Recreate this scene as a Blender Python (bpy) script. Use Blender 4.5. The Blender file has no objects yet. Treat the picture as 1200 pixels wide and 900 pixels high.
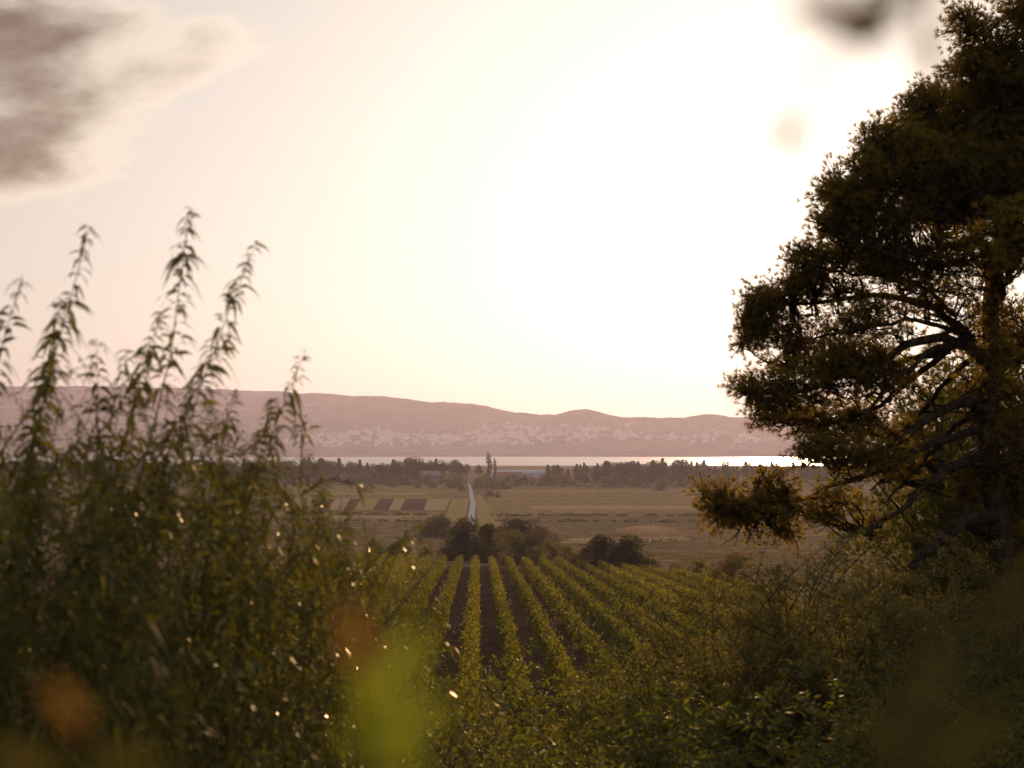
import bpy, math, random
import numpy as np
from mathutils import Vector, noise

SC = bpy.context.scene
COL = SC.collection
R = math.radians

# ------------------------------------------------------------------ camera, sky, sun, exposure
F = 1666.67                       # focal length in pixels of the 1200 px wide photograph (50 mm lens)
CAMZ = 25.0
PITCH = math.atan(75 / F)         # true horizon lies 75 px under the picture's middle
SUN_AZ, SUN_EL = 10.9, 7.75       # degrees right of +Y, degrees above the horizon

cam_d = bpy.data.cameras.new('camera')
cam = bpy.data.objects.new('camera', cam_d)
COL.objects.link(cam)
cam_d.lens = 50; cam_d.sensor_width = 36
cam_d.clip_start = 0.05; cam_d.clip_end = 30000
cam.location = (0, 0, CAMZ)
cam.rotation_euler = (math.pi / 2 + PITCH, 0, 0)
cam_d.dof.use_dof = True
cam_d.dof.focus_distance = 300
cam_d.dof.aperture_fstop = 2.3
SC.camera = cam

SUNV = Vector((math.sin(R(SUN_AZ)) * math.cos(R(SUN_EL)), math.cos(R(SUN_AZ)) * math.cos(R(SUN_EL)), math.sin(R(SUN_EL))))
W = bpy.data.worlds.new('World'); SC.world = W
W.use_nodes = True
def build_world():
    nt = W.node_tree; N = nt.nodes; L = nt.links
    N.clear()
    def nd(t, **k):
        n = N.new(t)
        for a, b in k.items(): setattr(n, a, b)
        return n
    def m(op, a, b=None, clamp=False):
        n = nd('ShaderNodeMath', operation=op, use_clamp=clamp)
        for i, v in enumerate((a, b)):
            if v is None: continue
            if isinstance(v, (int, float)): n.inputs[i].default_value = v
            else: L.new(v, n.inputs[i])
        return n.outputs[0]
    sky = nd('ShaderNodeTexSky', sky_type='NISHITA')
    sky.sun_disc = False
    sky.sun_elevation = R(SUN_EL); sky.sun_rotation = R(SUN_AZ)
    sky.air_density = 1.0; sky.dust_density = 4.0; sky.ozone_density = 1.0
    sky.altitude = 0
    # evening air: pull the blue out of the sky towards a warm grey
    hs = nd('ShaderNodeHueSaturation'); hs.inputs['Saturation'].default_value = 0.62
    gm = nd('ShaderNodeGamma'); gm.inputs[1].default_value = 0.38     # thick evening air evens the brightness out
    L.new(sky.outputs[0], gm.inputs[0]); L.new(gm.outputs[0], hs.inputs['Color'])
    tint = nd('ShaderNodeMix', data_type='RGBA', blend_type='MULTIPLY'); tint.inputs[0].default_value = 1
    L.new(hs.outputs[0], tint.inputs[6]); tint.inputs[7].default_value = (4.75 * 1.045, 4.75 * 0.985, 4.75 * 0.955, 1)
    # a cloud bank high on the left with thin lit edges (laid out by direction)
    tc = nd('ShaderNodeTexCoord'); sp = nd('ShaderNodeSeparateXYZ'); L.new(tc.outputs['Generated'], sp.inputs[0])
    yy = m('MAXIMUM', sp.outputs[1], 0.05)
    u = m('DIVIDE', sp.outputs[0], yy); v = m('DIVIDE', sp.outputs[2], yy)
    cb = nd('ShaderNodeCombineXYZ'); L.new(m('ADD', m('MULTIPLY', u, 1.0), m('MULTIPLY', v, 0.35)), cb.inputs[0]); L.new(m('SUBTRACT', m('MULTIPLY', v, 1.9), m('MULTIPLY', u, 0.35)), cb.inputs[1])
    n1 = nd('ShaderNodeTexNoise'); n1.inputs['Scale'].default_value = 6.5; n1.inputs['Detail'].default_value = 9; n1.inputs['Roughness'].default_value = 0.52; n1.inputs['Distortion'].default_value = 0.15
    L.new(cb.outputs[0], n1.inputs['Vector'])
    # distance from the bank's middle
    du = m('DIVIDE', m('SUBTRACT', u, -0.365), 0.125); dv = m('DIVIDE', m('SUBTRACT', v, 0.295), 0.062)
    d = m('SQRT', m('ADD', m('MULTIPLY', du, du), m('MULTIPLY', dv, dv)))
    du2 = m('DIVIDE', m('SUBTRACT', u, -0.40), 0.10); dv2 = m('DIVIDE', m('SUBTRACT', v, 0.212), 0.036)
    d = m('MINIMUM', d, m('ADD', 0.1, m('SQRT', m('ADD', m('MULTIPLY', du2, du2), m('MULTIPLY', dv2, dv2)))))
    c = m('ADD', m('SUBTRACT', 1.0, m('MULTIPLY', d, 0.74)), m('MULTIPLY', m('SUBTRACT', n1.outputs[0], 0.5), 2.3))
    def ramp(val, a, b):
        n = nd('ShaderNodeMapRange', interpolation_type='SMOOTHSTEP'); n.inputs[1].default_value = a; n.inputs[2].default_value = b
        L.new(val, n.inputs[0]); return n.outputs[0]
    edge = ramp(c, -0.05, 0.22); core = ramp(c, 0.10, 0.80)
    n2 = nd('ShaderNodeTexNoise'); n2.inputs['Scale'].default_value = 17; n2.inputs['Detail'].default_value = 8; n2.inputs['Roughness'].default_value = 0.6
    L.new(cb.outputs[0], n2.inputs['Vector'])
    core = m('MULTIPLY', core, m('ADD', 0.48, m('MULTIPLY', n2.outputs[0], 0.9)), True)
    e1 = nd('ShaderNodeMix', data_type='RGBA', blend_type='MULTIPLY'); L.new(m('MULTIPLY', edge, 0.8), e1.inputs[0]); L.new(tint.outputs[2], e1.inputs[6]); e1.inputs[7].default_value = (1.2, 1.14, 1.02, 1)
    e2 = nd('ShaderNodeMix', data_type='RGBA', blend_type='MULTIPLY'); L.new(m('MULTIPLY', core, 0.9), e2.inputs[0]); L.new(e1.outputs[2], e2.inputs[6]); e2.inputs[7].default_value = (0.17, 0.125, 0.095, 1)
    bg = nd('ShaderNodeBackground'); bg.inputs['Strength'].default_value = 0.057
    L.new(e2.outputs[2], bg.inputs['Color'])
    o = nd('ShaderNodeOutputWorld'); L.new(bg.outputs[0], o.inputs['Surface'])
build_world()

sun_d = bpy.data.lights.new('sun', 'SUN'); sun = bpy.data.objects.new('sun', sun_d); COL.objects.link(sun)
sun_d.energy = 4.6; sun_d.angle = R(0.5); sun_d.color = (1.0, 0.67, 0.43)
sun.rotation_euler = (-SUNV).to_track_quat('-Z', 'Y').to_euler()

SC.view_settings.view_transform = 'Standard'; SC.view_settings.look = 'None'
SC.view_settings.exposure = 0.3; SC.view_settings.gamma = 1.0
SC.view_settings.use_curve_mapping = False
cy = SC.cycles
cy.use_denoising = True
try: cy.denoiser = 'OPENIMAGEDENOISE'
except Exception: pass
cy.max_bounces = 10; cy.diffuse_bounces = 5; cy.glossy_bounces = 2; cy.transmission_bounces = 8; cy.volume_bounces = 0; cy.transparent_max_bounces = 4
cy.caustics_reflective = False; cy.caustics_refractive = False
cy.sample_clamp_indirect = 4

HAZE_DENSITY = 0.9e-4; HAZE_G = 0.38

# ------------------------------------------------------------------ projection helpers
CP, SP = math.cos(PITCH), math.sin(PITCH)
def ray(px, py):
    a, b = (px - 600) / F, (450 - py) / F
    return np.array((a, CP - b * SP, SP + b * CP))
def P(px, py, d):
    """the world point seen at photo pixel (px, py), d metres ahead"""
    r = ray(px, py); return np.array((0, 0, CAMZ)) + r * (d / r[1])

# ------------------------------------------------------------------ terrain
_py = np.array([-400, -60, -6, 0, 4, 8, 14, 20, 40, 60, 110, 190, 215, 300, 380, 470, 520, 900, 1950, 2010, 2060, 9000.])
_pz = np.array([23.3, 23.3, 23.3, 23.2, 22.7, 21.9, 20.6, 19.2, 15.2, 14.0, 12.2, 8.9, 7.7, 3.4, 1.6, 0.7, 0.6, 0.6, 0.6, 0.1, -2.0, -2.0])
_s = np.linspace(-400, 2200, 5201)
_z = np.interp(_s, _py, _pz)
_k1 = np.hanning(9); _k1 /= _k1.sum(); _k2 = np.hanning(61); _k2 /= _k2.sum()
_za = np.convolve(np.pad(_z, 4, 'edge'), _k1, 'valid'); _zb = np.convolve(np.pad(_z, 30, 'edge'), _k2, 'valid')
_w = np.clip((_s - 30) / 60, 0, 1) * (_s < 1900)
_zs = _za * (1 - _w) + _zb * _w
def H(x, y):
    x = np.asarray(x, float); y = np.asarray(y, float)
    z = np.interp(y, _s, _zs)
    z = z + 4.6 * np.exp(-((x - 15) / 7.5) ** 2 - ((y - 33) / 13) ** 2)
    near = np.clip((470 - y) / 200, 0, 1) * np.clip((y - 200) / 40, 0, 1)
    z = z + near * (0.45 * np.sin(x * 0.043 + y * 0.03) + 0.3 * np.sin(x * 0.11 - y * 0.07 + 1))
    return z
def ground(px, py):
    """terrain point under photo pixel"""
    r = ray(px, py); lo = 5.0; step = 1.0; y = 30.0
    while y < 1990:
        p = np.array((0, 0, CAMZ)) + r * (y / r[1])
        if p[2] < H(p[0], y): break
        y += max(0.2, y * 0.002)
    return p
def base(px, d):
    x = (px - 600) / F * d * 1.001
    return np.array((x, d, float(H(x, d))))

# ------------------------------------------------------------------ mesh helpers
class MB:
    """collects vertices and faces (arrays) and links them as one mesh object"""
    def __init__(s): s.v = []; s.f = []; s.n = 0; s.mi = []
    def add(s, v, faces, mi=0):
        v = np.asarray(v, np.float32).reshape(-1, 3)
        for f in (faces if isinstance(faces, list) else [faces]):
            f = np.asarray(f, np.int32)
            s.f.append(f + s.n); s.mi.append(mi)
        s.v.append(v); s.n += len(v)
    def mesh(s, name, mats, smooth=False):
        me = bpy.data.meshes.new(name)
        v = np.concatenate(s.v) if s.v else np.zeros((0, 3), np.float32)
        me.vertices.add(len(v)); me.vertices.foreach_set('co', v.ravel())
        loops = np.concatenate([f.ravel() for f in s.f]); tot = np.concatenate([np.full(len(f), f.shape[1], np.int32) for f in s.f])
        mi = np.concatenate([np.full(len(f), m, np.int32) for f, m in zip(s.f, s.mi)])
        st = np.concatenate(([0], np.cumsum(tot)[:-1])).astype(np.int32)
        me.loops.add(len(loops)); me.loops.foreach_set('vertex_index', loops.astype(np.int32))
        me.polygons.add(len(tot)); me.polygons.foreach_set('loop_start', st); me.polygons.foreach_set('loop_total', tot)
        me.polygons.foreach_set('material_index', mi)
        me.polygons.foreach_set('use_smooth', np.full(len(tot), smooth))
        for mt in (mats if isinstance(mats, (list, tuple)) else [mats]): me.materials.append(mt)
        me.update(calc_edges=True); me.validate()
        return me
    def build(s, name, mats, parent=None, smooth=False):
        o = bpy.data.objects.new(name, s.mesh(name, mats, smooth)); COL.objects.link(o)
        if parent is not None: o.parent = parent
        return o

def nrm(a): return a / np.maximum(np.linalg.norm(a, axis=-1, keepdims=True), 1e-9)
def tube(mb, pts, rad, sides=6, mi=0):
    pts = np.asarray(pts, float); rad = np.asarray(rad, float); n = len(pts)
    t = nrm(np.gradient(pts, axis=0)); up = np.array((0.31, 0.17, 0.93))
    a = nrm(np.cross(t, up)); b = np.cross(t, a)
    ang = np.linspace(0, 2 * np.pi, sides, endpoint=False)
    ring = pts[:, None] + rad[:, None, None] * (a[:, None] * np.cos(ang)[None, :, None] + b[:, None] * np.sin(ang)[None, :, None])
    i = np.arange(n - 1)[:, None] * sides; j = np.arange(sides)[None]; k = (j + 1) % sides
    f = np.stack([i + j, i + k, i + sides + k, i + sides + j], -1).reshape(-1, 4)
    fs = [f]
    if sides == 4: fs.append(np.array([[(n - 1) * 4 + q for q in range(4)]]))
    mb.add(ring.reshape(-1, 3), fs, mi)
def box(mb, c, s, mi=0, rz=0):
    x, y, z = s
    v = np.array([(i * x / 2, j * y / 2, k * z / 2) for k in (-1, 1) for j in (-1, 1) for i in (-1, 1)])
    if rz: v = v @ np.array([[math.cos(rz), math.sin(rz), 0], [-math.sin(rz), math.cos(rz), 0], [0, 0, 1]])
    mb.add(v + np.asarray(c), np.array([(0, 2, 3, 1), (4, 5, 7, 6), (0, 1, 5, 4), (2, 6, 7, 3), (0, 4, 6, 2), (1, 3, 7, 5)]), mi)
def rhomb(mb, pos, d, L, Wd, rng, fold=0.15, mi=0):
    """folded leaf-shaped faces: pos, d arrays; L, Wd arrays"""
    n = len(pos); d = nrm(d); L = np.broadcast_to(L, n)[:, None]; Wd = np.broadcast_to(Wd, n)[:, None]
    s = nrm(np.cross(d, rng.normal(size=(n, 3)))); u = np.cross(s, d)
    mid = pos + d * L * 0.45 + u * Wd * fold
    v = np.stack([pos, mid + s * Wd / 2, pos + d * L, mid - s * Wd / 2], 1)
    i = np.arange(n)[:, None] * 4
    mb.add(v.reshape(-1, 3), np.concatenate([i + np.array([[0, 1, 2]]), i + np.array([[0, 2, 3]])]), mi)
def lance(mb, pos, d, L, Wd, rng, droop=0.5, mi=0):
    """long drooping leaves, three curved quads each"""
    n = len(pos); d = nrm(d); L = np.broadcast_to(L, n)[:, None]; Wd = np.broadcast_to(Wd, n)[:, None]
    droop = np.broadcast_to(droop, n)[:, None]
    ref = nrm(np.array([[0, 0, 1.0]]) + 0.7 * rng.normal(size=(n, 3)))
    s = nrm(np.cross(d, ref)); rows = []
    for t, w in ((0, .12), (.3, 1), (.66, .72), (1, .06)):
        c = pos + d * L * t; c = c + np.array([[0, 0, -1.0]]) * L * droop * t * t
        rows += [c + s * Wd * w / 2, c - s * Wd * w / 2]
    v = np.stack(rows, 1); i = np.arange(n)[:, None] * 8
    f = np.concatenate([i + np.array([[k, k + 1, k + 3, k + 2]]) for k in (0, 2, 4)])
    mb.add(v.reshape(-1, 3), f, mi)
def needles(mb, pos, axis, k, L, Wd, rng, spread=0.8, mi=0):
    n = len(pos)
    p = np.repeat(pos, k, 0); a = np.repeat(nrm(axis), k, 0)
    d = nrm(a + spread * nrm(rng.normal(size=(n * k, 3))))
    s = nrm(np.cross(d, rng.normal(size=(n * k, 3)))) * Wd / 2
    ln = L * rng.uniform(.7, 1.15, (n * k, 1))
    v = np.stack([p + s, p - s, p + d * ln], 1)
    mb.add(v.reshape(-1, 3), np.arange(n * k * 3).reshape(-1, 3), mi)

# ------------------------------------------------------------------ object helpers
def tag(o, label=None, cat=None, group=None, kind=None):
    if label: o['label'] = label
    if cat: o['category'] = cat
    if group: o['group'] = group
    if kind: o['kind'] = kind
    return o
def thing(name, label, cat, loc=(0, 0, 0), group=None):
    o = bpy.data.objects.new(name, None); COL.objects.link(o); o.location = loc
    o.empty_display_size = 0.3
    return tag(o, label, cat, group)
def dup(root, loc, rz=0, sc=(1, 1, 1), label=None, group=None):
    r = root.copy(); COL.objects.link(r); r.location = loc; r.rotation_euler = (0, 0, rz); r.scale = sc
    if label: r['label'] = label
    if group: r['group'] = group
    for ch in list(root.children):
        c = ch.copy(); COL.objects.link(c); c.parent = r
        for g in ch.children:
            e = g.copy(); COL.objects.link(e); e.parent = c
    return r
class Stock:
    """one prototype thing; the first use moves the prototype itself, later uses copy it"""
    def __init__(s, root): s.root = root; s.used = False
    def put(s, loc, rz=0, sc=(1, 1, 1), label=None, group=None):
        if isinstance(sc, (int, float)): sc = (sc, sc, sc)
        if s.used: return dup(s.root, loc, rz, sc, label, group)
        s.used = True; r = s.root; r.location = loc; r.rotation_euler = (0, 0, rz); r.scale = sc
        tag(r, label, None, group); return r

# ------------------------------------------------------------------ materials
def mat(name):
    m = bpy.data.materials.new(name); m.use_nodes = True; nt = m.node_tree
    for n in list(nt.nodes): nt.nodes.remove(n)
    return m, nt, nt.nodes, nt.links
def ramp_node(N, stops):
    r = N.new('ShaderNodeValToRGB'); e = r.color_ramp.elements
    e[0].position, e[0].color = stops[0][0], (*stops[0][1], 1); e[1].position, e[1].color = stops[-1][0], (*stops[-1][1], 1)
    for p, c in stops[1:-1]:
        x = e.new(p); x.color = (*c, 1)
    return r
def leaf_mat(name, stops, trans=0.45, tcol=(1.5, 1.25, 0.35), rough=0.45, spec=0.02, noise_scale=None):
    """two-sided leaves: each leaf its own tint; diffuse + light through the blade + a waxy gloss"""
    m, nt, N, L = mat(name)
    geo = N.new('ShaderNodeNewGeometry'); oi = N.new('ShaderNodeObjectInfo')
    r = ramp_node(N, stops)
    a = N.new('ShaderNodeMath'); a.operation = 'MULTIPLY_ADD'; a.inputs[1].default_value = 0.7
    L.new(geo.outputs['Random Per Island'], a.inputs[0])
    b = N.new('ShaderNodeMath'); b.operation = 'MULTIPLY'; b.inputs[1].default_value = 0.3; L.new(oi.outputs['Random'], b.inputs[0]); L.new(b.outputs[0], a.inputs[2])
    L.new(a.outputs[0], r.inputs[0])
    p = N.new('ShaderNodeBsdfDiffuse'); L.new(r.outputs[0], p.inputs['Color'])
    t = N.new('ShaderNodeBsdfTranslucent')
    mx = N.new('ShaderNodeMix'); mx.data_type = 'RGBA'; mx.blend_type = 'MULTIPLY'; mx.inputs[0].default_value = 1; L.new(r.outputs[0], mx.inputs[6]); mx.inputs[7].default_value = (*tcol, 1)
    L.new(mx.outputs[2], t.inputs['Color'])
    s0 = N.new('ShaderNodeMixShader'); s0.inputs[0].default_value = trans; L.new(p.outputs[0], s0.inputs[1]); L.new(t.outputs[0], s0.inputs[2])
    g = N.new('ShaderNodeBsdfGlossy'); g.inputs['Roughness'].default_value = rough; g.inputs['Color'].default_value = (1, .85, .6, 1)
    s = N.new('ShaderNodeMixShader'); s.inputs[0].default_value = spec; L.new(s0.outputs[0], s.inputs[1]); L.new(g.outputs[0], s.inputs[2])
    o = N.new('ShaderNodeOutputMaterial'); L.new(s.outputs[0], o.inputs[0])
    return m
def rough_mat(name, stops, scale=1.0, rough=0.9, detail=6, stretch=(1, 1, 1), bump=0.0, spec=0.0, scale2=None):
    m, nt, N, L = mat(name)
    tc = N.new('ShaderNodeTexCoord'); mp = N.new('ShaderNodeMapping'); mp.inputs['Scale'].default_value = stretch
    L.new(tc.outputs['Object'], mp.inputs[0])
    n = N.new('ShaderNodeTexNoise'); n.inputs['Scale'].default_value = scale; n.inputs['Detail'].default_value = detail; n.inputs['Roughness'].default_value = 0.62
    L.new(mp.outputs[0], n.inputs['Vector'])
    src = n.outputs[0]
    if scale2:
        n2 = N.new('ShaderNodeTexNoise'); n2.inputs['Scale'].default_value = scale2; n2.inputs['Detail'].default_value = 3
        L.new(tc.outputs['Object'], n2.inputs['Vector'])
        mx = N.new('ShaderNodeMath'); mx.operation = 'MULTIPLY_ADD'; mx.inputs[1].default_value = 0.5
        h = N.new('ShaderNodeMath'); h.operation = 'MULTIPLY'; h.inputs[1].default_value = 0.5; L.new(n2.outputs[0], h.inputs[0])
        L.new(src, mx.inputs[0]); L.new(h.outputs[0], mx.inputs[2]); src = mx.outputs[0]
    r = ramp_node(N, stops); L.new(src, r.inputs[0])
    p = N.new('ShaderNodeBsdfPrincipled'); p.inputs['Roughness'].default_value = rough; p.inputs['Specular IOR Level'].default_value = spec
    L.new(r.outputs[0], p.inputs['Base Color'])
    if bump:
        b = N.new('ShaderNodeBump'); b.inputs['Strength'].default_value = bump; b.inputs['Distance'].default_value = 0.1
        L.new(n.outputs[0], b.inputs['Height']); L.new(b.outputs[0], p.inputs['Normal'])
    o = N.new('ShaderNodeOutputMaterial'); L.new(p.outputs[0], o.inputs[0])
    return m

M = {}
M['ground'] = rough_mat('dry_meadow', [(.32, (.06, .052, .024)), (.44, (.11, .092, .040)), (.53, (.18, .12, .065)), (.66, (.30, .21, .13))], 0.05, scale2=0.35, detail=10, stretch=(1, 2.2, 1))
M['soil'] = rough_mat('vineyard_soil', [(.3, (.045, .027, .018)), (.7, (.11, .066, .042))], 0.6, bump=0.6)
M['path'] = rough_mat('pale_gravel', [(.3, (.28, .26, .27)), (.7, (.44, .41, .42))], 1.2)
M['field_green'] = rough_mat('short_pasture', [(.34, (.10, .085, .032)), (.5, (.18, .145, .056)), (.64, (.28, .205, .09))], 0.06, scale2=0.25, stretch=(.25, 1.5, 1), detail=10)
M['field_olive'] = rough_mat('cropped_grass', [(.34, (.115, .08, .034)), (.5, (.21, .145, .065)), (.64, (.33, .225, .11))], 0.06, scale2=0.2, stretch=(.2, 2, 1), detail=10)
M['plough'] = rough_mat('ploughed_earth', [(.3, (.06, .038, .030)), (.7, (.12, .075, .058))], 0.2, stretch=(1, .3, 1))
M['stubble'] = rough_mat('straw_stubble', [(.3, (.23, .16, .09)), (.7, (.36, .255, .145))], 0.3)
M['verge'] = rough_mat('dry_verge', [(.3, (.18, .135, .05)), (.7, (.32, .235, .10))], 0.2)
M['hill'] = rough_mat('scrub_hillside', [(.34, (.03, .028, .02)), (.5, (.07, .058, .042)), (.62, (.17, .14, .11))], 0.006, detail=12, scale2=0.03)
M['bark'] = rough_mat('pine_bark', [(.35, (.020, .014, .010)), (.65, (.070, .048, .034))], 6, stretch=(1, 1, .35), bump=0.8)
M['twig'] = rough_mat('twig_bark', [(.35, (.05, .035, .022)), (.65, (.10, .07, .04))], 10)
M['stem'] = rough_mat('green_stem', [(.35, (.09, .08, .03)), (.65, (.14, .10, .04))], 10)
M['pine'] = leaf_mat('pine_needles', [(0, (.055, .055, .018)), (.6, (.09, .082, .026)), (1, (.13, .105, .03))], trans=.7, tcol=(3.3, 2.3, .5), rough=.5, spec=.02)
M['vine'] = leaf_mat('vine_leaves', [(0, (.030, .040, .010)), (.6, (.075, .088, .020)), (1, (.17, .15, .032))], trans=.55, tcol=(2.2, 1.65, .3))
M['lance'] = leaf_mat('lance_leaves', [(0, (.035, .042, .012)), (.6, (.062, .072, .018)), (.92, (.10, .10, .022)), (1, (.20, .13, .03))], trans=.45, tcol=(2.3, 1.75, .4), rough=.22, spec=.04)
M['shrub'] = leaf_mat('shrub_leaves', [(0, (.045, .052, .015)), (.6, (.078, .090, .024)), (.95, (.12, .115, .03)), (1, (.2, .13, .03))], trans=.55, tcol=(2.0, 1.7, .4), rough=.35, spec=.02)
M['olive'] = leaf_mat('grey_green_leaves', [(0, (.06, .055, .026)), (.6, (.10, .09, .04)), (1, (.14, .12, .05))], trans=.5, tcol=(1.8, 1.6, .5))
M['pine_young'] = leaf_mat('young_pine_needles', [(0, (.05, .06, .018)), (.6, (.085, .09, .026)), (1, (.12, .11, .03))], trans=.55, tcol=(2.2, 1.7, .45))
M['dark'] = leaf_mat('dark_leaves', [(0, (.028, .030, .014)), (.6, (.055, .052, .024)), (1, (.085, .075, .03))], trans=.4)
M['shaded'] = leaf_mat('shaded_green_leaves', [(0, (.025, .032, .010)), (.6, (.042, .052, .015)), (1, (.065, .07, .02))], trans=.4, spec=.012)  # shade of the lower left corner put into a darker leaf colour
M['far'] = leaf_mat('wood_leaves', [(0, (.022, .026, .012)), (.6, (.042, .046, .018)), (1, (.07, .066, .026))], trans=.35)
M['pale'] = leaf_mat('pale_leaves', [(0, (.055, .055, .028)), (.6, (.09, .082, .04)), (1, (.13, .11, .05))], trans=.4)
M['rust'] = leaf_mat('rust_leaves', [(0, (.07, .05, .03)), (.6, (.11, .075, .045)), (1, (.17, .12, .07))], trans=.4)
M['reed'] = leaf_mat('dry_reeds', [(0, (.20, .15, .11)), (.6, (.28, .215, .165)), (1, (.36, .28, .22))], trans=.5, tcol=(1.15, 1, .8))
M['near_y'] = leaf_mat('young_leaves', [(0, (.10, .13, .025)), (1, (.15, .175, .03))], trans=.6, tcol=(1.7, 1.6, .3), rough=.4)
M['near_r'] = leaf_mat('turning_and_light_tinted_leaves', [(0, (.13, .085, .028)), (1, (.18, .12, .04))], trans=.5, tcol=(1.4, 1.0, .4), rough=.4)  # brown leaves; on the arching branch the brown paints in the light's tint
def plain(name, c, rough=.7, metal=0):
    return rough_mat(name, [(.3, tuple(x * .88 for x in c)), (.7, c)], 0.8, rough)
M['wall_white'] = plain('white_render', (.74, .71, .70)); M['tile'] = plain('clay_tiles', (.28, .13, .08)); M['pale_tile'] = plain('pale_tiles', (.42, .30, .25)); M['grey_wall'] = plain('grey_render', (.27, .215, .195))
M['sheet_metal'] = plain('pale_metal_sheet', (.46, .46, .50), .6); M['steel'] = plain('grey_steel', (.25, .25, .26), .5)
def water_mat():
    m, nt, N, L = mat('lake_water')
    p = N.new('ShaderNodeBsdfPrincipled'); p.inputs['Base Color'].default_value = (.03, .045, .05, 1); p.inputs['Roughness'].default_value = 0.38
    tc = N.new('ShaderNodeTexCoord'); n = N.new('ShaderNodeTexNoise'); n.inputs['Scale'].default_value = 0.25; n.inputs['Detail'].default_value = 4
    L.new(tc.outputs['Object'], n.inputs['Vector'])
    b = N.new('ShaderNodeBump'); b.inputs['Strength'].default_value = 0.5; b.inputs['Distance'].default_value = 0.5; L.new(n.outputs[0], b.inputs['Height']); L.new(b.outputs[0], p.inputs['Normal'])
    o = N.new('ShaderNodeOutputMaterial'); L.new(p.outputs[0], o.inputs[0]); return m
M['water'] = water_mat()

# ------------------------------------------------------------------ setting: ground, lake, hills, haze
def grid(xs, ys, zf):
    X, Y = np.meshgrid(xs, ys); Z = zf(X, Y)
    nx, ny = len(xs), len(ys)
    i = (np.arange(ny - 1)[:, None] * nx + np.arange(nx - 1)[None]).reshape(-1, 1)
    return np.stack([X, Y, Z], -1).reshape(-1, 3), i + np.array([[0, 1, nx + 1, nx]])
def struct(name, mb, m, smooth=True):
    o = mb.build(name, m, smooth=smooth); o['kind'] = 'structure'; return o

xs = np.concatenate([-np.geomspace(6300, 62, 40), np.arange(-60, 60.1, 2.5), np.geomspace(62, 6300, 40)])
ys = np.concatenate([np.arange(-190, -10, 20), np.arange(-8, 60, 2), np.arange(60, 500, 5), np.geomspace(500, 7900, 60), [2000, 2030, 2070]])
ys = np.unique(ys)
mb = MB(); mb.add(*grid(xs, ys, H)); struct('ground', mb, M['ground'])

mb = MB(); lx = np.linspace(-6200, 6200, 30); ly = np.linspace(1970, 4300, 12)
mb.add(*grid(lx, ly, lambda x, y: np.full_like(x, 0.12))); struct('lake_water', mb, M['water'])

RX = np.array([-400, 0, 100, 240, 330, 395, 415, 433, 450, 480, 505, 520, 555, 580, 600, 650, 662, 672, 690, 702, 714, 730, 800, 815, 825, 842, 855, 870, 1000, 1200, 1600])
RY = np.array([447, 453, 452.5, 455, 459, 462, 464.5, 463.5, 464, 468, 471, 470.5, 473, 478, 483, 486, 482, 480, 479.5, 482, 486.5, 489, 490, 487, 485.5, 485.5, 488, 489, 492, 494, 480])
def hillz(x, y):
    x = np.asarray(x, float); y = np.asarray(y, float)
    px = 600 + F * x / np.maximum(y, 100)
    ridge_y = 5600 + 250 * np.sin(px * .006)
    el = (525 - np.interp(px, RX, RY)) / F
    top = CAMZ + el * ridge_y
    shore = 3960 + 60 * np.sin(px * 0.011 + 1)
    t = np.clip((y - shore) / (ridge_y - shore), 0, 1)
    prof = 0.10 * t + 0.28 * np.clip((t - .12) / .88, 0, 1) + 0.62 * np.clip((t - .22) / .78, 0, 1) ** 1.6
    back = np.clip((y - ridge_y) / 1500, 0, 1)
    z = top * prof * (1 - .8 * back ** 1.5)
    return z * (y > shore) - 2.0 * (y <= shore)
def hillzn(x, y):
    z = hillz(x, y)
    v = np.vectorize(lambda a, b: noise.fractal(Vector((a / 420, b / 420, 3.1)), 0.8, 2.2, 6))(x, y)
    g = np.vectorize(lambda a, b: noise.noise(Vector((a / 900, b / 1500, 9.2))))(x, y)
    w = np.clip(z / 60, 0, 1) * np.clip((np.abs(y - 5600) - 120) / 500, 0.06, 1)
    f = np.vectorize(lambda a, b: noise.noise(Vector((a / 38, b / 60, 1.7))) + .6 * noise.noise(Vector((a / 15, b / 30, 4.7))))(x, y)
    return z + w * (15 * v + 20 * g) + np.clip(z / 60, 0, 1) * 3.2 * f
hx = np.linspace(-3400, 3600, 620); hy = np.concatenate([np.linspace(3880, 6300, 74), np.linspace(6400, 7700, 10)])
mb = MB(); mb.add(*grid(hx, hy, hillzn)); struct('hills', mb, M['hill'])

def haze():
    mb = MB(); box(mb, (0, 3850, 163.5), (12800, 8200, 335))
    m, nt, N, L = mat('evening_haze')
    v = N.new('ShaderNodeVolumePrincipled'); v.inputs['Color'].default_value = (.87, .765, .91, 1); v.inputs['Density'].default_value = HAZE_DENSITY; v.inputs['Anisotropy'].default_value = HAZE_G
    o = N.new('ShaderNodeOutputMaterial'); L.new(v.outputs[0], o.inputs['Volume'])
    ob = mb.build('haze', m); tag(ob, 'warm evening haze filling the air over the plain and lake', None, None, 'stuff'); return ob
haze()

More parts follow.
